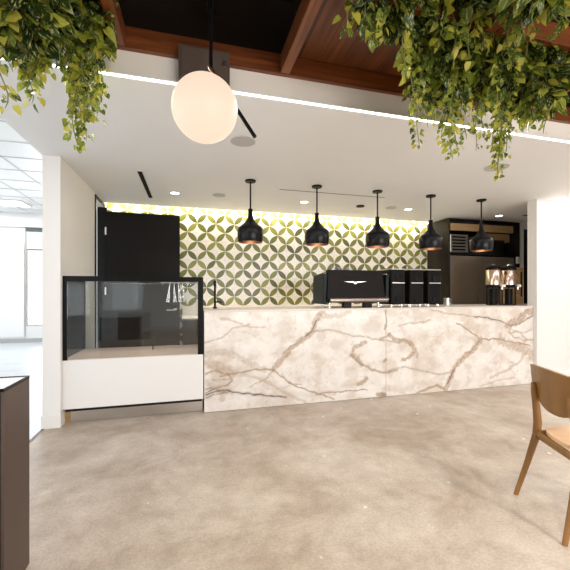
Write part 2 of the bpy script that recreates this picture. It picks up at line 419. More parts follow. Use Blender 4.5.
# ------------------------------------------------------------------ marble counter
def TL(x, y): return (x/2.85+200, y/2.85+290)
def TR(x, y): return (x/3.0+380, y/3.0+290)
TH = R(15.2); CO, SI = math.cos(TH), math.sin(TH); FY = 3.77
def onface(px, py):     # photo measurement -> place on the counter's front plane
    u = (px-285)/350; d = FY/(CO-u*SI); return (u*d*CO+d*SI, 1.28+(291-py)/350*d)
V = []
def vein(fn, pts, w, dark, a): V.append(([onface(*fn(*p)) for p in pts], w, dark, a))
vein(TL, [(350, 58), (335, 75), (322, 95), (318, 118), (290, 145), (262, 165), (240, 195), (210, 230)], .035, 0, .75)
vein(TL, [(330, 88), (320, 108), (316, 120), (300, 132)], .008, 1, .9)
vein(TL, [(290, 145), (262, 160), (238, 182)], .006, .4, .7)
vein(TL, [(210, 230), (160, 228), (100, 237), (60, 245)], .009, .1, .8)
vein(TL, [(208, 230), (240, 248), (280, 275), (330, 295), (385, 312)], .008, .2, .8)
vein(TL, [(235, 238), (255, 262), (290, 268)], .007, .1, .7)
vein(TL, [(14, 302), (45, 291), (80, 281), (92, 289), (130, 294), (180, 302), (245, 304)], .010, 1, .95)
vein(TL, [(14, 296), (40, 285), (75, 289)], .008, .9, .9)
vein(TL, [(14, 310), (50, 297), (85, 285)], .007, .9, .85)
vein(TL, [(15, 240), (45, 232), (85, 238), (92, 255), (82, 268), (50, 280), (14, 285)], .008, .5, .85)
vein(TL, [(18, 262), (50, 258), (88, 252)], .005, .5, .7)
vein(TL, [(20, 210), (60, 222), (95, 236)], .05, 0, .5)
vein(TL, [(30, 275), (70, 292), (60, 310)], .035, 0, .4)
vein(TL, [(322, 118), (370, 117), (400, 122), (440, 133), (480, 136), (530, 142), (569, 150)], .006, .6, .8)
vein(TL, [(470, 150), (440, 165), (430, 182), (450, 192), (460, 216)], .030, .05, .75)
vein(TL, [(428, 182), (445, 200), (462, 214)], .014, .1, .8)
vein(TL, [(455, 210), (490, 228), (522, 234), (560, 228)], .014, .1, .7)
vein(TL, [(478, 252), (450, 270), (470, 262)], .02, .1, .7)
vein(TL, [(330, 300), (380, 290), (440, 286), (475, 284)], .008, .3, .7)
vein(TL, [(60, 80), (100, 92), (140, 108), (185, 104)], .012, 0, .55)
vein(TL, [(14, 150), (60, 135), (90, 112), (140, 100)], .010, 0, .5)
vein(TL, [(14, 185), (70, 175), (130, 200), (180, 228)], .04, 0, .4)
vein(TL, [(120, 240), (170, 255), (230, 285), (300, 320)], .02, 0, .35)
vein(TL, [(340, 75), (400, 72), (430, 62)], .03, 0, .45)
vein(TL, [(530, 60), (532, 90), (526, 110)], .014, .2, .7)
vein(TL, [(505, 300), (518, 292), (530, 302)], .02, .2, .7)
vein(TL, [(210, 230), (185, 255), (130, 280)], .006, .2, .5)
vein(TR, [(283, 78), (325, 84), (360, 94), (392, 106), (425, 96), (466, 76)], .008, 1, .95)
vein(TR, [(385, 104), (402, 98), (440, 70), (466, 60)], .055, .1, .75)
vein(TR, [(395, 108), (388, 125), (402, 138), (430, 150), (466, 150)], .006, .6, .85)
vein(TR, [(400, 120), (430, 128), (466, 118)], .005, .5, .7)
vein(TR, [(392, 128), (415, 122), (440, 150), (420, 165)], .012, .1, .5)
vein(TR, [(232, 98), (255, 110), (275, 125), (304, 148), (340, 148), (380, 150), (420, 160), (450, 170)], .009, .3, .85)
vein(TR, [(360, 150), (400, 165), (430, 180), (466, 200)], .07, 0, .55)
vein(TR, [(304, 148), (285, 172), (255, 198), (226, 232), (210, 262), (196, 298)], .038, 0, .75)
vein(TR, [(300, 152), (280, 176), (262, 190)], .006, .3, .7)
vein(TR, [(226, 236), (214, 256), (200, 280)], .007, .9, .85)
vein(TR, [(210, 248), (175, 252), (140, 245), (75, 230), (20, 240)], .005, .5, .8)
vein(TR, [(22, 132), (50, 150), (90, 158), (104, 182), (92, 200), (66, 208)], .022, .05, .75)
vein(TR, [(88, 155), (106, 178), (112, 200)], .03, 0, .6)
vein(TR, [(105, 315), (135, 298), (165, 284), (192, 296)], .016, .1, .7)
vein(TR, [(150, 60), (190, 68), (240, 75), (283, 78)], .012, 0, .5)
vein(TR, [(55, 110), (90, 98), (150, 92)], .012, 0, .5)
vein(TR, [(330, 262), (380, 240), (420, 215), (440, 190)], .02, 0, .4)
vein(TR, [(300, 290), (350, 270), (400, 262)], .012, 0, .4)
vein(TR, [(0, 145), (30, 132)], .018, .1, .6); vein(TR, [(10, 215), (20, 208)], .015, .2, .7); vein(TR, [(0, 318), (16, 312)], .02, .2, .7)
SEAMX = onface(386, 350)[0]
def segd(px, pz, a, b):
    ax, az = a; bx, bz = b; dx, dz = bx-ax, bz-az; L = dx*dx+dz*dz or 1e-9
    t = max(0, min(1, ((px-ax)*dx+(pz-az)*dz)/L)); return math.hypot(px-ax-t*dx, pz-az-t*dz)
VB = [(min(p[0] for p in v[0])-.12, max(p[0] for p in v[0])+.12, min(p[1] for p in v[0])-.12, max(p[1] for p in v[0])+.12) for v in V]
def marble_col(x, z, veins=True, off=0):
    nx = noise.noise(Vector((x*3.2, z*3.2, 1+off))); nz = noise.noise(Vector((x*3.2, z*3.2, 9+off)))
    n2x = noise.noise(Vector((x*14, z*14, 3+off))); n2z = noise.noise(Vector((x*14, z*14, 5+off)))
    wx = x+nx*.022+n2x*.014; wz = z+nz*.022+n2z*.014
    cl = noise.fractal(Vector((x*1.6, z*2.0, 4+off)), 1.0, 2.0, 5)
    base = Vector((.76, .715, .67)); tan = Vector((.39, .26, .16)); dk = Vector((.045, .035, .03))
    warm = Vector((.56, .46, .375))
    c = base.lerp(warm, max(0, min(.45, (cl-.12)*1.4)))
    c2_ = noise.fractal(Vector((wx*4.5, wz*6.5, 14+off)), 1.0, 2.0, 6)
    c = c.lerp(warm, max(0, min(.42, (c2_-.08)*1.3)))
    c = c.lerp(Vector((.86, .83, .80)), max(0, min(.5, (-c2_-.08)*1.5)))
    gr = noise.fractal(Vector((x*24, z*26, 6+off)), 1.0, 2.0, 4); c = c*(1+.05*gr)
    rg3 = abs(noise.fractal(Vector((wx*9+3, wz*12, 12+off)), 1.0, 2.1, 5)); c = c.lerp(tan, max(0, 1-rg3/.02)*.28*(1 if c2_ > 0 else .3))
    rg = abs(noise.fractal(Vector((wx*2.6+2, wz*3.4, 7+off)), 1.0, 2.1, 6))
    c = c.lerp(tan, max(0, 1-rg/.018)*.5*(1 if cl > -.1 else .3))
    rg2 = abs(noise.fractal(Vector((wx*5.5+8, wz*6.4, 2+off)), 1.0, 2.1, 5))
    c = c.lerp(tan, max(0, 1-rg2/.014)*.35)
    if veins:
        brk = noise.noise(Vector((x*22, z*22, 17)))
        for (pts, w, dark, a), bb in zip(V, VB):
            if wx < bb[0] or wx > bb[1] or wz < bb[2] or wz > bb[3]: continue
            dd = min(segd(wx, wz, p, q) for p, q in zip(pts, pts[1:]))
            ww = w*(1.15+.75*brk)
            f = max(0, 1-dd/ww) if dark > .3 else max(0, min(1, (1-dd/ww)*1.8))
            if f > 0:
                tc = tan.lerp(dk, dark)
                if w > .02: tc = tc.lerp(base, .12+.45*noise.noise(Vector((x*30, z*30, 2))))
                c = c.lerp(tc, min(1, f*1.3)*a)
            elif dark > .3 and dd < .03: c = c.lerp(tan, (1-dd/.03)*.35)
        if abs(x-SEAMX) < .006: c = c.lerp(tan, .5)
    else:
        pass
    return c
def marble_grid(name, parent, x0, x1, a0, a1, fixed, plane, res, veins=True, off=0, depth=.02):
    nx = max(1, int((x1-x0)/res)); na = max(1, int((a1-a0)/res))
    bm = bmesh.new(); vs = []; cols = []
    def P(x, a, dd):
        return (x, fixed+dd, a) if plane == 'XZ' else ((x, a, fixed-dd) if plane == 'XY' else (fixed+dd, x, a))
    for j in range(na+1):
        for i in range(nx+1):
            x = x0+(x1-x0)*i/nx; a = a0+(a1-a0)*j/na
            vs.append(bm.verts.new(P(x, a, 0))); cols.append(marble_col(x, a, veins, off))
    for j in range(na):
        for i in range(nx):
            k = j*(nx+1)+i; bm.faces.new((vs[k], vs[k+1], vs[k+nx+2], vs[k+nx+1]))
    n0 = len(vs)
    cs = [P(x0, a0, 0), P(x1, a0, 0), P(x1, a1, 0), P(x0, a1, 0)]; cb = [P(x0, a0, depth), P(x1, a0, depth), P(x1, a1, depth), P(x0, a1, depth)]
    A = [bm.verts.new(p) for p in cs]; B = [bm.verts.new(p) for p in cb]
    for q, (x, a) in zip(range(8), [(x0, a0), (x1, a0), (x1, a1), (x0, a1)]*2): cols.append(marble_col(x, a, False, off))
    bm.faces.new(B)
    for i in range(4): bm.faces.new((A[i], A[(i+1) % 4], B[(i+1) % 4], B[i]))
    bmesh.ops.recalc_face_normals(bm, faces=bm.faces[:])
    me = bpy.data.meshes.new(name); bm.to_mesh(me); bm.free()
    ca = me.color_attributes.new('Col', 'FLOAT_COLOR', 'POINT')
    for i, cc in enumerate(cols): ca.data[i].color = (*cc, 1)
    me.materials.append(M['marble'])
    o = bpy.data.objects.new(name, me); col.objects.link(o); o.parent = parent; return o
CT = 1.075; CX0, CX1 = .145, 4.583
ctr = thing('service_counter', 'long white marble service counter with brown veins facing the room', 'counter', (0, 0, 0))
marble_grid('front_slab', ctr, CX0, SEAMX-.001, .004, CT-.021, FY, 'XZ', .0085)
marble_grid('front_slab', ctr, SEAMX+.001, CX1, .004, CT-.021, FY, 'XZ', .0085)
marble_grid('countertop', ctr, CX0, CX1, FY-.002, 4.47, CT, 'XY', .03, False, 20)
marble_grid('countertop', ctr, CX1, 5.20, 3.862, 4.47, CT, 'XY', .03, False, 20)
MB().box(CX1+.001, 5.19, 3.863, 4.44, .003, CT-.021).build('carcass', M['cabinet'], ctr)
MB().box(CX0+.003, CX1, FY+.021, 4.44, .10, CT-.021).box(CX0+.003, CX1, FY+.05, 4.38, .003, .10).build('carcass', M['cabinet'], ctr)
bk = thing('back_counter', 'low back counter with pale stone splash below the tiled wall', 'counter', (0, 0, 0))
MB().box(-.10, 4.24, 5.02, YB-.002, .10, .88).box(-.10, 4.24, 5.08, YB-.002, .003, .10).build('cabinet_body', M['cabinet'], bk)
marble_grid('worktop', bk, -.11, 4.25, 4.99, YB-.001, .90, 'XY', .04, False, 33)
MB().box(-.11, 4.25, YB-.02, YB-.001, .902, 1.045).build('backsplash', pbr('stone_splash', (.78, .73, .67), .3, var=.06, vscale=6), bk)
for i in range(6):
    x = -.10+i*.723
    dr = MB().box(x+.004, x+.719, 5.0, 5.019, .11, .87, bev=.002).build('door', M['cabinet'], bk)
    MB().tube([(x+.62, 4.999, .78), (x+.62, 4.975, .78), (x+.62, 4.975, .60), (x+.62, 4.999, .60)], .005, 8).build('handle', M['steel'], dr, smooth=40)

# ------------------------------------------------------------------ display case
dc = thing('display_case', 'glass pastry display case with black frame and white base panel', 'display case', (-.52, FY, 0))
x0, x1 = -.651, .655; yb = .69
MB().box(x0, x1, 0, .018, .148, .615, bev=.002).build('front_panel', M['whitelam'], dc)
MB().box(x0+.02, x1-.012, .019, yb, .12, .60).build('cabinet_body', M['cabinet'], dc)
MB().box(x0+.05, x1-.005, .07, .085, .002, .12).build('toe_kick', M['toekick'], dc)
MB().box(x0, x0+.05, .07, yb, .001, .12).build('foot_block', M['tan'], dc)
MB().box(x0+.012, x1-.012, .0185, yb-.005, .601, .622, bev=.002).build('deck', pbr('case_deck', (.72, .58, .48), .4, var=.12, vscale=9), dc)
fr = MB(); T = 1.425
fr.box(x0, x1, .0, .035, T-.05, T).box(x0, x1, yb-.03, yb, T-.03, T).box(x0, x0+.035, .035, yb-.03, T-.03, T).box(x1-.045, x1, .035, yb-.03, T-.03, T)
fr.box(x0, x0+.038, .0, .03, .616, T-.05).box(x1-.055, x1, .0, .03, .616, T-.05).box(x0, x0+.02, yb-.03, yb, .622, T-.03).box(x1-.03, x1, yb-.03, yb, .622, T-.03)
fr.box(x1-.012, x1, .03, yb-.03, .3, .624)
fr.build('frame', M['black'], dc)
MB().box(x0+.039, x1-.056, .010, .016, .624, T-.051).build('front_glass', M['glass'], dc)
MB().box(x0+.008, x0+.014, .036, yb-.031, .624, T-.031).build('side_glass', M['glass'], dc)
MB().box(x1-.014, x1-.008, .036, yb-.031, .626, T-.031).build('side_glass', M['glass'], dc)
MB().box(x0+.021, .0, yb-.012, yb-.007, .624, T-.031).build('sliding_glass', M['glass'], dc)
MB().box(-.03, x1-.031, yb-.021, yb-.016, .624, T-.031).build('sliding_glass', M['glass'], dc)
MB().box(x0+.036, x1-.046, .036, yb-.031, T-.012, T-.006).build('top_glass', M['glass'], dc)
MB().box(x0+.05, x1-.07, .040, .055, T-.047, T-.039).build('led_strip', M['ledcase'], dc)
MB().box(.18, x1-.05, yb-.055, yb-.045, T-.05, T-.04).build('tool_rail', M['steel'], dc)
MB().cyl((-.05+.17, .4, .622), .006, .05, 10).build('peg', M['black'], dc)
def tongs(ang):
    m = MB()
    for s in (-1, 1):
        a = ang+s*.055
        pts = [(0, 0, 0), (math.sin(a)*.10, 0, -.10), (math.sin(a)*.22, 0, -.23)]
        m.tube(pts, [.004, .004, .007], 8, flat=(1, .5))
    m.tube([(-.006, 0, .004), (0, 0, .011), (.006, 0, .004)], .003, 8)
    return m
for k, (x, a) in enumerate(((-.23, -.12), (-.185, .06), (-.135, .10), (-.09, .16))):
    o = tongs(a).build('tongs', M['silver'], None, smooth=40)
    o.location = (x, FY+yb-.05, T-.050)
    tag(o, ['steel serving tongs hanging in the glass case, leftmost of four', 'steel serving tongs hanging in the glass case, second from the left', 'steel serving tongs hanging in the glass case, third from the left', 'steel serving tongs hanging in the glass case, nearest the right frame'][k], 'tongs', 'serving tongs in the display case')

# ------------------------------------------------------------------ tap
t = thing('water_tap', 'slim black water tap on the marble counter beside the display case', 'tap', (.285, 4.2, CT))
MB().lathe([(0, 0), (.026, 0), (.026, .012), (.012, .018), (.012, .26), (.016, .265), (.016, .31), (.010, .33), (0, .33)]).build('column', M['black'], t, smooth=40)
MB().tube([(.0, 0, .075), (.06, -.005, .078), (.085, -.01, .06)], [.010, .009, .008]).build('lever', M['black'], t, smooth=40)
MB().tube([(.0, 0, .285), (.0, -.06, .295), (.0, -.11, .28), (0, -.12, .25)], .008).build('spout', M['black'], t, smooth=40)

# ------------------------------------------------------------------ espresso machine
em = thing('espresso_machine', 'wide black espresso machine with a silver wing emblem on its back', 'espresso machine', (1.995, 3.93, CT))
# side profile in YZ (0 = back panel nearest the room)
def side(x0_, x1_, mat, name, g=0):
    return MB().prism([(.0-g, .045), (.36, .045), (.36, .30), (.34, .40), (.04, .425), (-.02-g, .41)], x0_, x1_, 'YZ', bev=.008).build(name, mat, em)
side(-.455, -.400, M['darkgreen'], 'side_panel'); side(.385, .43, M['darkgreen'], 'side_panel')
MB().box(-.384, .384, .03, .35, .06, .40, bev=.005).build('body', M['black'], em)
MB().prism([(-.405, .460), (.310, .460), (.372, .085), (-.415, .085)], -.035, .03, 'XZ', bev=.006).build('back_panel', M['machine'], em)
MB().tube([(-.385, -.045, .095), (.37, -.045, .095), (.39, -.03, .10)], .026, 16).tube([(.37, -.04, .10), (.398, .0, .12), (.398, .05, .15)], .016, 12).build('bumper_rail', M['rail'], em, smooth=40)
# wing emblem
MB().prism([(-.205, .322), (-.08, .308), (-.05, .290), (-.02, .308), (.105, .322), (-.02, .318), (-.04, .310), (-.05, .316), (-.06, .310), (-.08, .318)], -.041, -.034, 'XZ').build('wing_emblem', M['silver'], em)
MB().box(-.36, .32, .04, .33, .401, .432, bev=.003).build('cup_tray', M['steel'], em)
for x in (-.34, .33):
    for y in (.08, .30): MB().lathe([(.022, 0), (.022, .010), (.013, .016), (.013, .065), (.0, .065)]).build('foot', M['silver'], em, smooth=40).location = (x, y, .0)
for x in (-.12, .16):
    MB().box(x-.05, x+.05, .02, .1, .0, .06, bev=.004).build('drip_mount', M['black'], em)
for i, (x, y) in enumerate(((-.22, .10), (-.10, .10))):
    o = MB().lathe([(0, 0), (.022, 0), (.036, .05), (.038, .062), (.034, .062), (.02, .006), (0, .006)], n=24).build('coffee_cup', M['steel'], None, smooth=50)
    o.location = (1.995+x, 3.93+y, CT+.4325)
    tag(o, ['small steel cup on the espresso machine, the left one', 'small steel cup on the espresso machine, right of the other cup'][i], 'cup', 'cups on the espresso machine')

# ------------------------------------------------------------------ three black grinders
def grinder(label):
    t = thing('coffee_grinder', label, 'coffee grinder', (0, 0, 0), 0, 'black towers beside the espresso machine')
    MB().box(-.104, .104, .0, .34, .03, .48, bev=.012).build('body', M['machine'], t)
    MB().box(-.088, .088, -.008, .002, .045, .30, bev=.004).build('lower_panel', M['black'], t)
    MB().box(-.088, .088, -.008, .002, .325, .47, bev=.004).build('upper_panel', M['black'], t)
    MB().box(-.090, .090, -.010, .0, .305, .316).build('silver_band', M['silver'], t)
    for z, r in ((.10, .045), (.385, .045)):
        MB().lathe([(0, 0), (r*.55, 0), (r*.8, .006), (r, .006), (r, .0), (r*1.02, -.004)], (0, 0, 0), 28, 'Y').build('round_badge', M['blackmatte'], t, smooth=30).location = (0, -.012, z)
    MB().box(-.10, .10, .0, .34, .481, .495, bev=.004).build('top_tray', M['steel'], t)
    MB().box(-.06, .06, .08, .30, .495, .505, bev=.003).build('hopper_lid', M['black'], t)
    for x in (-.075, .075):
        for y in (.04, .30): MB().cyl((x, y, 0), .014, .03, 16).build('foot', M['silver'], t)
    return t
gx = (2.595, 2.875, 3.15)
gl = ('black coffee grinder tower right beside the espresso machine', 'black coffee grinder tower in the middle of the three', 'black coffee grinder tower farthest right, nearest the dark cabinets')
g0 = grinder(gl[0]); g0.location = (gx[0], 3.98, CT)
for i in (1, 2): dup(g0, (gx[i], 3.98, CT), gl[i])
t = thing('milk_pitcher', 'small steel milk pitcher right of the black grinders', 'pitcher', (3.40, 4.05, CT))
MB().lathe([(0, 0), (.042, 0), (.045, .01), (.036, .08), (.038, .11), (.034, .11), (.032, .08), (.04, .01), (0, .008)], n=28).build('jug', M['steel'], t, smooth=50)
MB().tube([(.036, 0, .095), (.07, 0, .09), (.07, 0, .04), (.042, 0, .02)], .005, 8).build('handle', M['steel'], t, smooth=40)

# ------------------------------------------------------------------ coffee servers
def server(label):
    t = thing('coffee_server', label, 'coffee dispenser', (0, 0, 0), 0, 'coffee servers on black stands')
    MB().lathe([(0, 0), (.085, 0), (.085, .012), (.0, .012)], n=28).build('stand_base', M['black'], t, smooth=40)
    for a in range(4):
        q = PI/4+a*PI/2
        MB().tube([(math.cos(q)*.072, math.sin(q)*.072, .012), (math.cos(q)*.072, math.sin(q)*.072, .225)], .009, 8).build('stand_leg', M['black'], t, smooth=40)
    MB().cyl((0, 0, .012), .045, .20, 20).build('drip_column', M['blackmatte'], t, smooth=40)
    MB().lathe([(0, .225), (.090, .225), (.094, .235), (.094, .262), (0, .262)], n=32).build('collar', M['black'], t, smooth=40)
    MB().lathe([(.0, .262), (.088, .262), (.088, .445), (.080, .455), (0, .455)], n=40).build('body', M['coffee'], t, smooth=40)
    MB().lathe([(0, .455), (.090, .455), (.092, .475), (.070, .500), (.02, .505), (0, .505)], n=32).build('lid', M['black'], t, smooth=40)
    MB().lathe([(0, .505), (.025, .505), (.03, .518), (.02, .528), (0, .530)], n=20).build('knob', M['silver'], t, smooth=40)
    s = MB().tube([(0, -.085, .245), (0, -.135, .245)], .011, 10).tube([(0, -.13, .25), (0, -.13, .20)], .010, 10).build('spigot', M['silver'], t, smooth=40)
    MB().box(-.022, .022, -.165, -.14, .232, .262, bev=.004).build('spigot_handle', M['white_plastic'], s)
    h = MB().tube([(.088, 0, .43), (.125, 0, .42), (.125, 0, .29), (.09, 0, .28)], .008, 8).build('handle', M['black'], t, smooth=40)
    return t
s0 = server('copper-toned coffee server on a black stand, left of the pair'); s0.location = (4.26, 4.12, CT); s0.rotation_euler = (0, 0, 0)
s0.scale = (1.13, 1.13, 1.13)
dup(s0, (4.54, 4.12, CT), 'copper-toned coffee server on a black stand, right one beside the tan box')
t = thing('dispenser_tower', 'tall tan box with a dark slot on the counter beside the white wall', 'dispenser', (4.86, 4.30, CT))
MB().box(-.13, .075, -.08, .14, 0, .565, bev=.004).build('body', M['tan'], t)
MB().box(.02, .045, -.086, -.079, .12, .50, bev=.002).build('slot', M['blackmatte'], t)

# ------------------------------------------------------------------ dark cabinet wall with fridge
cb = thing('tall_cabinet', 'tall black built-in cabinet surround at the back right of the bar', 'cabinet', (4.265, 5.04, 0))
W = 1.54; D = .555; HT = 2.525
MB().box(0, .03, 0, D, 0, HT).build('side_panel', M['cabinet'], cb)
MB().box(W-.10, W, 0, D, 0, HT).build('side_panel', M['cabinet'], cb)
MB().box(.031, W-.101, 0, D, HT-.06, HT).build('top_panel', M['black'], cb)
MB().box(.031, W-.101, .01, D, 1.91, 1.94).build('shelf', M['black'], cb)
MB().box(.031, W-.101, D-.02, D, 1.941, HT-.061).build('niche_back', M['cabinet'], cb)
MB().box(.06, W-.12, .02, .05, 2.33, HT-.07, bev=.003).build('pelmet', M['tan'], cb)
MB().box(.9, W-.12, .10, D-.03, 2.17, 2.32, bev=.003).build('niche_box', M['tan'], cb)
fg = thing('refrigerator', 'dark brushed steel two-door refrigerator built into the black cabinets', 'refrigerator', (4.30, 5.05, 0))
MB().box(0, 1.395, .04, .52, .06, 1.895).build('body', M['cabinet'], fg)
MB().box(0.02, 1.375, .05, .5, 0, .06).build('plinth', M['black'], fg)
for a, b, hx in ((.005, .60, .56), (.608, 1.39, .65)):
    dr = MB().box(a, b, 0, .035, .08, 1.885, bev=.004).build('door', M['fridge'], fg)
    MB().tube([(hx, 0, .55), (hx, -.03, .56), (hx, -.03, .98), (hx, 0, .99)], .008, 8).build('handle', M['steel'], dr, smooth=40)
MB().box(-.001, .006, -.006, .0, .08, 1.885).build('edge_strip', pbr('blue_steel', (.10, .22, .42), .25, .7), fg)
mw = thing('countertop_oven', 'silver slatted oven in the niche above the refrigerator', 'oven', (4.56, 5.10, 1.942))
MB().box(-.19, .19, .02, .42, .015, .33, bev=.008).build('body', M['steel'], mw)
for i in range(5): MB().box(-.15, .12, .008, .019, .05+i*.055, .075+i*.055).build('slat', M['black'], mw)
for x in (-.15, .15): MB().box(x-.02, x+.02, .06, .4, 0, .016).build('foot', M['black'], mw)
mw2 = thing('storage_box', 'black storage box in the niche above the refrigerator', 'box', (5.12, 5.12, 1.942))
MB().box(-.30, .42, 0, .38, 0, .24, bev=.006).build('box_body', M['blackmatte'], mw2)
MB().box(-.305, .425, -.004, .385, .241, .26, bev=.003).build('lid', M['black'], mw2)
t = thing('light_switch', 'small white switch plate on the black cabinet end', 'switch', (5.755, 5.038, 1.84))
MB().box(-.04, .04, -.008, 0, -.06, .06, bev=.002).build('plate', M['white_plastic'], t)
MB().box(-.014, .014, -.012, -.008, -.03, .03, bev=.001).build('rocker', M['grille'], t)

# ------------------------------------------------------------------ pendants
pl_ = ['black bell pendant lamp farthest left, above the bare counter', 'black bell pendant lamp over the left edge of the espresso machine', 'black bell pendant lamp in the middle of the row of five',
       'black bell pendant lamp above the rightmost grinder tower', 'black bell pendant lamp farthest right, in front of the refrigerator']
def pendant():
    t = thing('pendant_lamp', pl_[0], 'pendant lamp', (0, 0, 0), 0, 'black bell pendants above the counter')
    MB().lathe([(0, CZ-.020), (.058, CZ-.020), (.062, CZ-.014), (.062, CZ-.001), (0, CZ-.001)], n=32).build('canopy', M['black'], t, smooth=40)
    MB().tube([(0, 0, 2.20), (0, 0, CZ-.018)], .009, 10).build('rod', M['black'], t, smooth=40)
    pr_ = [(.022, 2.215), (.025, 2.21), (.027, 2.15), (.033, 2.115), (.052, 2.075), (.092, 2.035), (.128, 2.008), (.143, 1.990), (.148, 1.965), (.147, 1.90), (.140, 1.845), (.136, 1.835)]
    MB().lathe(pr_, n=48).build('shade', M['pend'], t, smooth=50)
    inner = [(.134, 1.834), (.138, 1.90), (.139, 1.965), (.12, 1.995), (.08, 2.025), (.0, 2.045)]
    MB().lathe([(.136, 1.8345)]+inner, n=48).build('shade_lining', M['copper'], t, smooth=50)
    MB().lathe([(0, 2.035), (.02, 2.03), (.02, 1.99), (.035, 1.965), (.04, 1.93), (.03, 1.90), (0, 1.89)], n=20).build('bulb', emis('bulb_glow', (1, .8, .55), .5), t, smooth=60)
    return t
px_ = (.665, 1.47, 2.28, 3.065, 3.88)
p0 = pendant(); p0.location = (px_[0], 3.95, 0)
for i in range(1, 5): dup(p0, (px_[i], 3.95, 0), pl_[i])

# ------------------------------------------------------------------ ceiling fittings
def downlight(x, y, label):
    t = thing('downlight', label, 'downlight', (x, y, CZ), 0, 'recessed downlights in the bar ceiling')
    MB().lathe([(.052, -.001), (.068, -.001), (.068, -.006), (.054, -.008), (.052, -.004)], n=32).build('trim_ring', M['white_plastic'], t, smooth=40)
    MB().lathe([(0, -.002), (.051, -.002), (.051, -.005), (0, -.005)], n=32).build('lens', M['down'], t)
for x, l in ((-.185, 'recessed downlight left of the row, above the open black door'), (1.56, 'recessed downlight behind the second pendant from left'), (3.24, 'recessed downlight just left of the fourth pendant lamp'), (4.98, 'recessed downlight before the black cabinets, right of the last pendant')):
    downlight(x, 4.70, l)
t = thing('linear_light', 'short bright linear light at the ceiling by the right white wall', 'ceiling light', (5.15, 3.56, CZ))
MB().box(-.32, .6, -.035, .035, -.006, -.001).build('frame', M['white_plastic'], t)
MB().box(-.31, .59, -.025, .025, -.009, -.006).build('diffuser', M['down'], t)
for x, y, r, l in ((.43, 2.93, .105, 'round ceiling speaker just below the glowing globe lamp'), (3.01, 2.87, .115, 'round ceiling speaker behind the tip of the right trailing vine'), (.37, 4.66, .085, 'round ceiling speaker left of the first pendant lamp'), (2.93, 4.68, .085, 'round ceiling speaker between the third and fourth pendants')):
    t = thing('ceiling_speaker', l, 'speaker', (x, y, CZ), 0, 'round ceiling speakers')
    MB().lathe([(r*.92, -.001), (r, -.001), (r, -.006), (r*.92, -.007), (r*.92, -.001)], n=40).build('rim', M['grille'], t, smooth=40)
    MB().lathe([(0, -.001), (r*.915, -.001), (r*.915, -.005), (0, -.005)], n=40).build('grille', M['grille'], t)
t = thing('slot_diffuser', 'dark linear air slot in the ceiling in front of the open door', 'air vent', (-.51, 4.5, CZ))
MB().box(-.036, -.024, -.54, .54, -.004, -.0005).box(.024, .036, -.54, .54, -.004, -.0005).build('frame', M['white_plastic'], t)
MB().box(-.024, .024, -.54, .54, -.003, -.0005).build('slot', M['blackmatte'], t)
tag(MB().box(1.07, 2.53, 4.19, 4.205, CZ-.004, CZ-.0005).build('ceiling_track', pbr('track_grey', (.20, .19, .18), .5)), 'thin grey line track in the ceiling behind the pendants', 'track')
tag(MB().lathe([(0, -.001), (.06, -.001), (.06, -.016), (.05, -.022), (0, -.022)], (2.43, 4.70, CZ), 28).build('ceiling_disc', M['black'], smooth=40), 'small black disc on the ceiling left of the third pendant rod', 'ceiling disc')
tag(MB().box(5.35, 5.75, 4.55, 4.60, CZ-.004, CZ).build('air_slot', M['blackmatte']), 'short dark air slot in the ceiling before the black cabinets', 'air vent')

# ------------------------------------------------------------------ globe lamp
def cam2w(px, py, d):
    u = (px-285)/350; r = u*d; return Vector((r*CO+d*SI, -r*SI+d*CO, 1.28+(291-py)/350*d))
G = cam2w(205, 109, 1.60); rodp = cam2w(211, 70, 1.80)
t = thing('globe_lamp', 'large glowing white globe lamp on a black rod and slanted bar', 'pendant lamp', (rodp.x, rodp.y, 0))
o0 = Vector((rodp.x, rodp.y, 0))
s = bmesh.new(); bmesh.ops.create_uvsphere(s, u_segments=48, v_segments=32, radius=.148)
m = MB(); m.merge(s, Matrix.Translation(G-o0)); m.build('globe', M['globe'], t, smooth=180)
MB().tube([rodp-o0, Vector((0, 0, 3.249))], .009, 12).build('rod', M['black'], t, smooth=40)
MB().lathe([(0, 3.225), (.06, 3.225), (.06, 3.249), (0, 3.249)]).build('canopy', M['black'], t, smooth=40)
e1 = cam2w(209, 66, 1.80); e2 = cam2w(255, 137, 1.76)
MB().tube([e1-o0, e1.lerp(e2, .2)-o0], .010, 12).build('bar_end', M['copper'], t, smooth=40)
MB().tube([e1.lerp(e2, .2)-o0, e2-o0], .010, 12).build('slanted_bar', M['black'], t, smooth=40)
mid = e1.lerp(e2, .45)
MB().tube([G+(mid-G)*.85-o0, mid-o0], .02, 12).build('globe_holder', M['copper'], t, smooth=40)
# brown box on the fascia
t = thing('mounting_box', 'dark brown square box mounted on the beam behind the globe lamp', 'box', (.085, EY-.038, 2.63))
MB().box(-.150, .150, -.06, .0, -.10, .105, bev=.004).build('housing', M['slate'], t)
MB().box(-.135, .135, -.066, -.060, -.085, .09, bev=.002).build('cover', M['slate'], t)
MB().box(.105, .13, -.075, -.066, .0, .04, bev=.003).build('latch', M['bronze'], t)

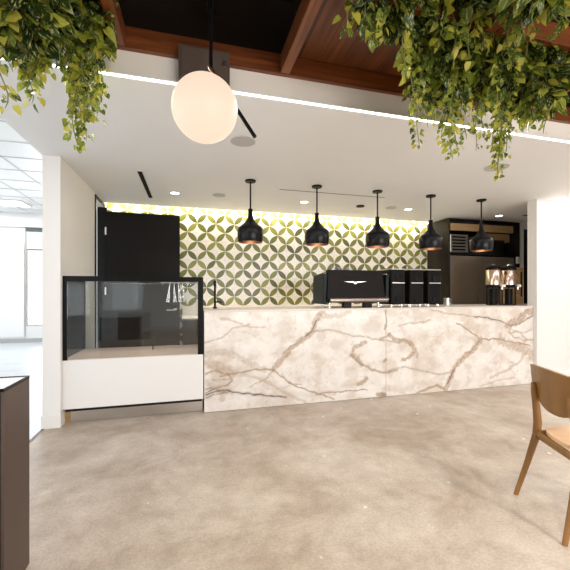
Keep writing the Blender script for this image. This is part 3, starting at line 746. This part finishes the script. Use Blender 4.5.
# ------------------------------------------------------------------ recycling bin
t = thing('waste_bin', 'dark bronze waste bin with pale top at the left edge', 'bin', (-1.003, 1.787, 0))
bw = .275; bd = .118; HB = .88
MB().box(-bw+.012, bw-.012, -bd+.012, bd-.012, .01, HB-.012).build('liner_box', M['blackmatte'], t)
MB().box(bw-.012, bw, -bd+.0, bd, 0, HB-.010, bev=.002).build('side_panel', M['bronze'], t)
MB().box(-bw, -bw+.012, -bd, bd, 0, HB-.010, bev=.002).build('side_panel', M['bronze'], t)
MB().box(-bw+.03, bw-.055, -bd, -bd+.012, .02, HB-.012, bev=.002).build('front_panel', M['steel'], t)
MB().box(-bw+.012, bw-.012, bd-.012, bd, 0, HB-.010, bev=.002).build('rear_panel', M['bronze'], t)
lid = MB()
hx0, hx1, hy0, hy1 = -.16, .115, -.055, .055
lid.box(-bw+.006, hx0, -bd+.006, bd-.006, HB-.011, HB-.001).box(hx1, bw-.006, -bd+.006, bd-.006, HB-.011, HB-.001).box(hx0, hx1, -bd+.006, hy0, HB-.011, HB-.001).box(hx0, hx1, hy1, bd-.006, HB-.011, HB-.001)
lid.build('lid', M['whitelam'], t)
MB().box(-bw, bw, bd-.006, bd, HB-.010, HB+.003).box(bw-.006, bw, -bd, bd-.006, HB-.010, HB+.003).box(-bw, -bw+.006, -bd, bd-.006, HB-.010, HB+.003).box(-bw+.006, bw-.006, -bd, -bd+.006, HB-.010, HB+.003).build('rim', M['black'], t)

# ------------------------------------------------------------------ chair
ch = thing('dining_chair', 'honey-brown wooden chair with curved back at the right edge', 'chair', (2.18, 1.43, 0), R(-21))
def legmesh(pts, rr, flat=(1, .75)): return MB().tube(pts, rr, 14, flat=flat)
for sgn in (1, -1):
    rear = [(-.300, .222*sgn, 0), (-.245, .197*sgn, .22), (-.205, .176*sgn, .40), (-.200, .172*sgn, .48), (-.212, .166*sgn, .58), (-.228, .160*sgn, .68), (-.234, .158*sgn, .725)]
    legmesh(rear, [.014, .018, .023, .024, .021, .018, .012]).build('rear_leg', M['chair'], ch, smooth=50)
    front = [(.21, .215*sgn, 0), (.175, .195*sgn, .22), (.150, .178*sgn, .41)]
    legmesh(front, [.013, .018, .022]).build('front_leg', M['chair'], ch, smooth=50)
    MB().tube([(-.205, .170*sgn, .405), (.155, .170*sgn, .405)], .026, 12, flat=(.5, 1)).build('side_rail', M['chair'], ch, smooth=50)
MB().tube([(-.205, -.16, .405), (-.205, .16, .405)], .024, 12, flat=(.5, 1)).build('rear_rail', M['chair'], ch, smooth=50)
MB().tube([(.15, -.16, .405), (.15, .16, .405)], .024, 12, flat=(.5, 1)).build('front_rail', M['chair'], ch, smooth=50)
# backrest: curved board, straight top, rounded bottom
bm = bmesh.new(); NU, NV = 24, 8; grid = {}
for side_ in (0, 1):
    for i in range(NU+1):
        u = -1+2*i/NU
        top = .835-.012*u*u; bot = .585+.13*abs(u)**2.6; 
        for j in range(NV+1):
            z = bot+(top-bot)*j/NV
            y = u*.225; x = -.222+.03*u*u-.02*((z-.6)/.2)+(.018 if side_ else 0)
            grid[side_, i, j] = bm.verts.new((x, y, z))
for i in range(NU):
    for j in range(NV):
        bm.faces.new((grid[0, i, j], grid[0, i+1, j], grid[0, i+1, j+1], grid[0, i, j+1]))
        bm.faces.new((grid[1, i, j], grid[1, i, j+1], grid[1, i+1, j+1], grid[1, i+1, j]))
    for j in (0, NV): bm.faces.new((grid[0, i, j], grid[1, i, j], grid[1, i+1, j], grid[0, i+1, j]))
for j in range(NV):
    for i in (0, NU): bm.faces.new((grid[0, i, j], grid[0, i, j+1], grid[1, i, j+1], grid[1, i, j]))
bmesh.ops.recalc_face_normals(bm, faces=bm.faces[:])
m = MB(); m.merge(bm); o = m.build('backrest', M['chair'], ch, smooth=50)
pts = []
for k in range(40):
    a = 2*PI*k/40; cx = math.cos(a); sy = math.sin(a)
    pts.append((.0+.205*math.copysign(abs(cx)**.75, cx), .200*math.copysign(abs(sy)**.75, sy)))
MB().prism(pts, .428, .452, 'XY', bev=.006).build('seat', M['seat'], ch, smooth=40)

# ------------------------------------------------------------------ trailing plants
PAL = [(.008, .022, .005), (.022, .050, .007), (.060, .105, .010), (.15, .21, .014), (.30, .34, .025), (.52, .46, .05)]
class Leaves:
    def __init__(self): self.v = []; self.f = []; self.c = []; self.uv = []
    def add(self, p, d, nrm, L, w=.9, tone=None, r=rnd):
        d = d.normalized(); s = d.cross(nrm)
        if s.length < 1e-3: s = d.cross(Vector((1, .1, .2)))
        s.normalize(); n = s.cross(d).normalized()
        k = len(self.v); droop = r.uniform(.05, .25); fold = r.uniform(.02, .16)
        loc = [(0, 0, 0), (0, .33, 0), (0, .68, 0), (0, 1.02, 0), (-.36, -.04, 1), (-.48, .28, 1), (-.30, .68, 1), (.36, -.04, 1), (.48, .28, 1), (.30, .68, 1)]
        for a, b, e in loc:
            z = -droop*b*b+e*fold*abs(a)*2
            self.v.append(p+(s*a*w+d*b+n*z)*L)
        for q in ((0, 1, 5, 4), (1, 2, 6, 5), (2, 3, 6), (0, 7, 8, 1), (1, 8, 9, 2), (2, 9, 3)): self.f.append(tuple(k+i for i in q))
        t = tone if tone is not None else r.random()
        i = t*(len(PAL)-1.001); a0, b0 = PAL[int(i)], PAL[int(i)+1]; fr = i-int(i)
        cc = tuple(a0[j]+(b0[j]-a0[j])*fr for j in range(3)); self.c += [cc]*10
        ou, ov = r.uniform(0, 50), r.uniform(0, 50); self.uv += [(a+ou, b+ov) for a, b, e in loc]
    def build(self, name, parent):
        me = bpy.data.meshes.new(name); me.from_pydata([tuple(v) for v in self.v], [], self.f)
        ca = me.color_attributes.new('Col', 'FLOAT_COLOR', 'POINT')
        for i, cc in enumerate(self.c): ca.data[i].color = (*cc, 1)
        uvl = me.uv_layers.new(name='UVMap')
        for lp in me.loops: uvl.data[lp.index].uv = self.uv[lp.vertex_index]
        for p in me.polygons: p.use_smooth = True
        me.materials.append(M['leaf'])
        o = bpy.data.objects.new(name, me); col.objects.link(o); o.parent = parent; return o
def rv(s=1): return Vector((rnd.uniform(-1, 1), rnd.uniform(-1, 1), rnd.uniform(-1, 1)))*s
def plant(label, c, size, n, leaf, vines, planter):
    """c centre of the foliage mass, size half extents, vines: (start, end, leaf length, density)"""
    c = Vector(c); root = thing('trailing_pothos', label, 'hanging plant', (c.x, c.y, planter[2]), 0, 'trailing plants on the wooden coffer')
    o0 = Vector(root.location)
    w, d, h = .5*planter[0], .5*planter[1], .16
    MB().box(-w, w, -d, d, 0, h, bev=.006).build('planter', M['blackmatte'], root)
    for q in (-.7, .7):
        MB().tube([(w*q, 0, h), (w*q, 0, 3.25-o0.z)], .004, 6).build('hanger', M['black'], root)
    L = Leaves()
    for i in range(n):
        a = rv(); 
        while a.length > 1.15: a = rv()
        p = c+Vector((a.x*size[0], a.y*size[1], a.z*size[2]))
        out = Vector((a.x, a.y, a.z*.3))
        dd = out*.7+Vector((0, 0, -1))*rnd.uniform(.2, 1.1)+rv(.7)
        nn = Vector((-SI*0, -1, 0))*.6+Vector((0, 0, .5))+rv(.8)
        L.add(p-o0, dd, nn, rnd.uniform(*leaf), rnd.uniform(.75, .95), min(.99, max(0, rnd.gauss(.42, .32))))
    fo = L.build('foliage', root)
    for (s, e, ll, dens) in vines:
        s = Vector(s); e = Vector(e); K = 10; ph = rnd.uniform(0, 6); pts = []
        for k in range(K+1):
            t = k/K; p = s.lerp(e, t)
            p += Vector((math.sin(t*7+ph)*.018, math.cos(t*6+ph)*.018, 0))*(1 if 0 < k else 0)
            pts.append(p-o0)
        vn = MB().tube(pts, [.0028]*K+[.0012], 5).build('vine', M['stem'], root)
        L = Leaves(); tot = (e-s).length; N = max(3, int(tot*dens))
        for i in range(N):
            t = (i+rnd.random()*.6)/N; k = min(K-1, int(t*K)); p = pts[k].lerp(pts[k+1], t*K-k)
            ang = rnd.uniform(0, 2*PI); sd = Vector((math.cos(ang), math.sin(ang), rnd.uniform(-.5, .3)))
            p2 = p+sd*rnd.uniform(.008, .035)
            dd = sd*.7+Vector((0, 0, -1))*rnd.uniform(.4, 1.3)
            nn = Vector((-.1, -1, .25))+rv(.75)
            L.add(p2, dd, nn, ll*rnd.uniform(.6, 1.15)*(1-.25*t), rnd.uniform(.7, .95), min(.99, max(0, rnd.gauss(.58+.15*t, .3))))
        L.build('leaves', vn)
    return root
def vn(px, py0, py1, d, ll, dens, dx=0):
    return (cam2w(px, py0, d), cam2w(px+dx, py1, d*.99), ll, dens)
W_ = cam2w
# left plants
plant('leafy trailing pothos in the top left corner, cut by the left edge', W_(18, 8, 1.50), (.17, .15, .13), 340, (.05, .095),
      [vn(2, 30, 108, 1.6, .05, 60), vn(-8, 30, 90, 1.5, .05, 60), vn(30, 35, 102, 1.75, .052, 105, -2), vn(27, 35, 92, 1.75, .052, 105), vn(37, 30, 82, 1.75, .055, 105), vn(42, 30, 75, 1.7, .06, 105), vn(33, 30, 72, 1.7, .065, 100), vn(22, 30, 66, 1.7, .055, 80), vn(8, 25, 60, 1.5, .06, 80)], (.34, .16, 2.80))
plant('trailing pothos with one long vine left of the globe lamp', W_(77, 10, 1.80), (.15, .13, .17), 360, (.045, .085),
      [vn(76, 40, 148, 1.85, .048, 125, 1), vn(80, 40, 132, 1.85, .05, 125, 2), vn(90, 35, 124, 1.9, .05, 120), vn(74, 30, 112, 1.8, .055, 100), vn(94, 30, 112, 1.8, .055, 100), vn(70, 45, 92, 1.85, .05, 100), vn(97, 30, 122, 1.9, .04, 75, 4), vn(72, 50, 138, 1.9, .04, 70, 6), vn(86, 40, 105, 1.82, .05, 90), vn(68, 30, 70, 1.8, .05, 80), vn(104, 25, 62, 1.9, .05, 80), vn(84, 30, 140, 1.95, .035, 50, -2)], (.26, .16, 2.88))
# right plants
plant('trailing pothos spreading over the wooden boards, leftmost of the right group', W_(392, 2, 1.78), (.22, .13, .11), 260, (.05, .09),
      [vn(350, 0, 30, 1.7, .06, 60), vn(368, 0, 46, 1.7, .065, 55, 2), vn(384, 8, 42, 1.7, .06, 70), vn(405, 8, 75, 1.8, .055, 85), vn(412, 20, 95, 1.9, .05, 80), vn(420, 20, 105, 1.95, .05, 80)], (.30, .15, 2.84))
plant('trailing pothos with yellow tipped vines hanging over the pale fascia', W_(442, 40, 2.02), (.21, .13, .34), 780, (.045, .08),
      [vn(420, 80, 145, 2.05, .042, 95, -2), vn(427, 80, 128, 2.05, .035, 70, 2), vn(412, 75, 112, 2.05, .04, 70), vn(449, 90, 158, 2.05, .044, 115, 3), vn(456, 90, 152, 2.05, .044, 110), vn(443, 80, 140, 2.0, .04, 85), vn(462, 90, 140, 2.05, .036, 80, 3), vn(475, 90, 152, 2.1, .03, 50), vn(432, 70, 122, 2.0, .045, 90), vn(452, 60, 128, 1.95, .05, 90)], (.34, .14, 2.86))
plant('dense trailing pothos with the longest hanging vine of the right group', W_(492, 36, 2.08), (.21, .14, .37), 850, (.045, .08),
      [vn(500, 90, 178, 2.1, .046, 120, -1), vn(497, 90, 168, 2.1, .044, 90, 1), vn(505, 90, 158, 2.1, .04, 90), vn(494, 85, 150, 2.1, .04, 90), vn(483, 85, 140, 2.1, .04, 80), vn(477, 80, 132, 2.05, .045, 80), vn(510, 80, 130, 2.1, .045, 90), vn(500, 60, 125, 2.0, .05, 90)], (.34, .14, 2.90))
plant('trailing pothos hanging highest in the middle of the right group', W_(462, -2, 1.85), (.20, .14, .13), 330, (.05, .09),
      [vn(440, 0, 50, 1.8, .055, 80), vn(455, 0, 60, 1.8, .055, 80), vn(470, 0, 58, 1.8, .055, 80), vn(484, 0, 50, 1.8, .055, 80)], (.30, .12, 2.93))
plant('broad dark leaved trailing pothos below the beam at far right', W_(536, 74, 2.15), (.17, .12, .23), 430, (.05, .095),
      [vn(528, 85, 128, 2.15, .055, 80), vn(540, 80, 120, 2.15, .055, 80), vn(552, 60, 108, 2.1, .05, 80), vn(558, 50, 98, 2.1, .05, 70), vn(545, 100, 133, 2.15, .04, 60), vn(518, 85, 130, 2.15, .05, 80)], (.26, .14, 2.78))
plant('trailing pothos with large pale leaves in the top right corner', W_(545, -22, 1.60), (.19, .12, .09), 170, (.06, .11),
      [vn(557, 5, 38, 1.55, .05, 50), vn(535, -5, 30, 1.6, .055, 60), vn(525, 0, 60, 1.7, .05, 60), vn(510, 0, 70, 1.75, .05, 70), vn(569, 0, 25, 1.5, .07, 60)], (.30, .15, 2.86))

# ------------------------------------------------------------------ lights
def area(name, loc, rot, sx, sy, power, color=(1, 1, 1)):
    l = bpy.data.lights.new(name, 'AREA'); l.shape = 'RECTANGLE'; l.size = sx; l.size_y = sy; l.energy = power; l.color = color
    o = bpy.data.objects.new(name, l); o.location = loc; o.rotation_euler = rot; col.objects.link(o); return o
def spot(loc, power, ang=110, color=(1, .9, .78)):
    l = bpy.data.lights.new('downlight_and_fill_spot', 'SPOT'); l.energy = power; l.spot_size = R(ang); l.spot_blend = .8; l.color = color; l.shadow_soft_size = .05
    o = bpy.data.objects.new('downlight_and_fill_spot', l); o.location = loc; col.objects.link(o); return o
area('daylight_behind', (3.95, YK-.3, 1.6), (R(-90), 0, PI), 6.1, 2.4, 300, (1, .975, .95)).rotation_euler = (R(90), 0, 0)
area('daylight_behind_office', (-5.75, YK-.3, 1.6), (R(90), 0, 0), 4.4, 2.4, 110, (.95, .98, 1))
area('daylight_side', (XO-.3, 3.0, 1.7), (R(90), 0, R(-90)), 14, 2.4, 190, (.97, .985, 1))
area('daylight_far', (-2.93, YO+.4, 1.6), (R(-90), 0, 0), 2.0, 2.4, 60, (.95, .98, 1))
area('troffer_lamp', (-4.35, 8.9, OZ-.03), (0, 0, 0), 1.7, .5, 25)
area('office_area_lamp', (-4.5, 3.0, OZ-.03), (0, 0, 0), 2.4, 2.4, 35)  # unseen area lamp lighting the office, no troffer is built here
area('ceiling_edge_lamp', (2.8, EY-.02, CZ-.012), (0, 0, 0), 8.0, .008, 45, (1, .96, .9))
area('cove_lamp', (2.1, 5.535, CZ+.105), (0, 0, 0), 6.4, .02, 60, (1, .87, .66))
for x in (-.185, 1.56, 3.24, 4.98): spot((x, 4.70, CZ-.02), 28)
area('case_lamp', (-.52, 3.825, 1.372), (0, 0, 0), 1.1, .012, 2.2, (1, .88, .76))
area('linear_lamp', (5.3, 3.56, CZ-.015), (0, 0, 0), .9, .05, 10, (1, .94, .86))
for x in (.6, 2.6, 4.6):
    for y in (-2.5, -.3): spot((x, y, 2.68), 135, 145, (1, .93, .84))  # added unseen spots to brighten floor and bounce onto the ceiling, no fittings
for i, x in enumerate(px_): 
    l = bpy.data.lights.new('pendant_bulb', 'POINT'); l.energy = .10; l.color = (1, .78, .55); l.shadow_soft_size = .03
    o = bpy.data.objects.new('pendant_bulb', l); o.location = (x, 3.95, 1.87); col.objects.link(o)

# the added fill spots out of view have no bodies

w = bpy.data.worlds.new('World'); bpy.context.scene.world = w; w.use_nodes = True
bg = w.node_tree.nodes['Background']; bg.inputs[0].default_value = (1, 1, 1, 1); bg.inputs[1].default_value = .9

# ------------------------------------------------------------------ camera
cd = bpy.data.cameras.new('Camera'); cam = bpy.data.objects.new('Camera', cd); col.objects.link(cam)
cam.location = (0, 0, 1.28); cam.rotation_euler = (R(90), 0, -TH)
cd.sensor_width = 36; cd.lens = 350/570*36; cd.shift_y = 6/570; cd.clip_start = .05
sc = bpy.context.scene; sc.camera = cam
sc.view_settings.view_transform = 'Standard'; sc.view_settings.look = 'None'; sc.view_settings.gamma = 1
sc.view_settings.exposure = 0.54
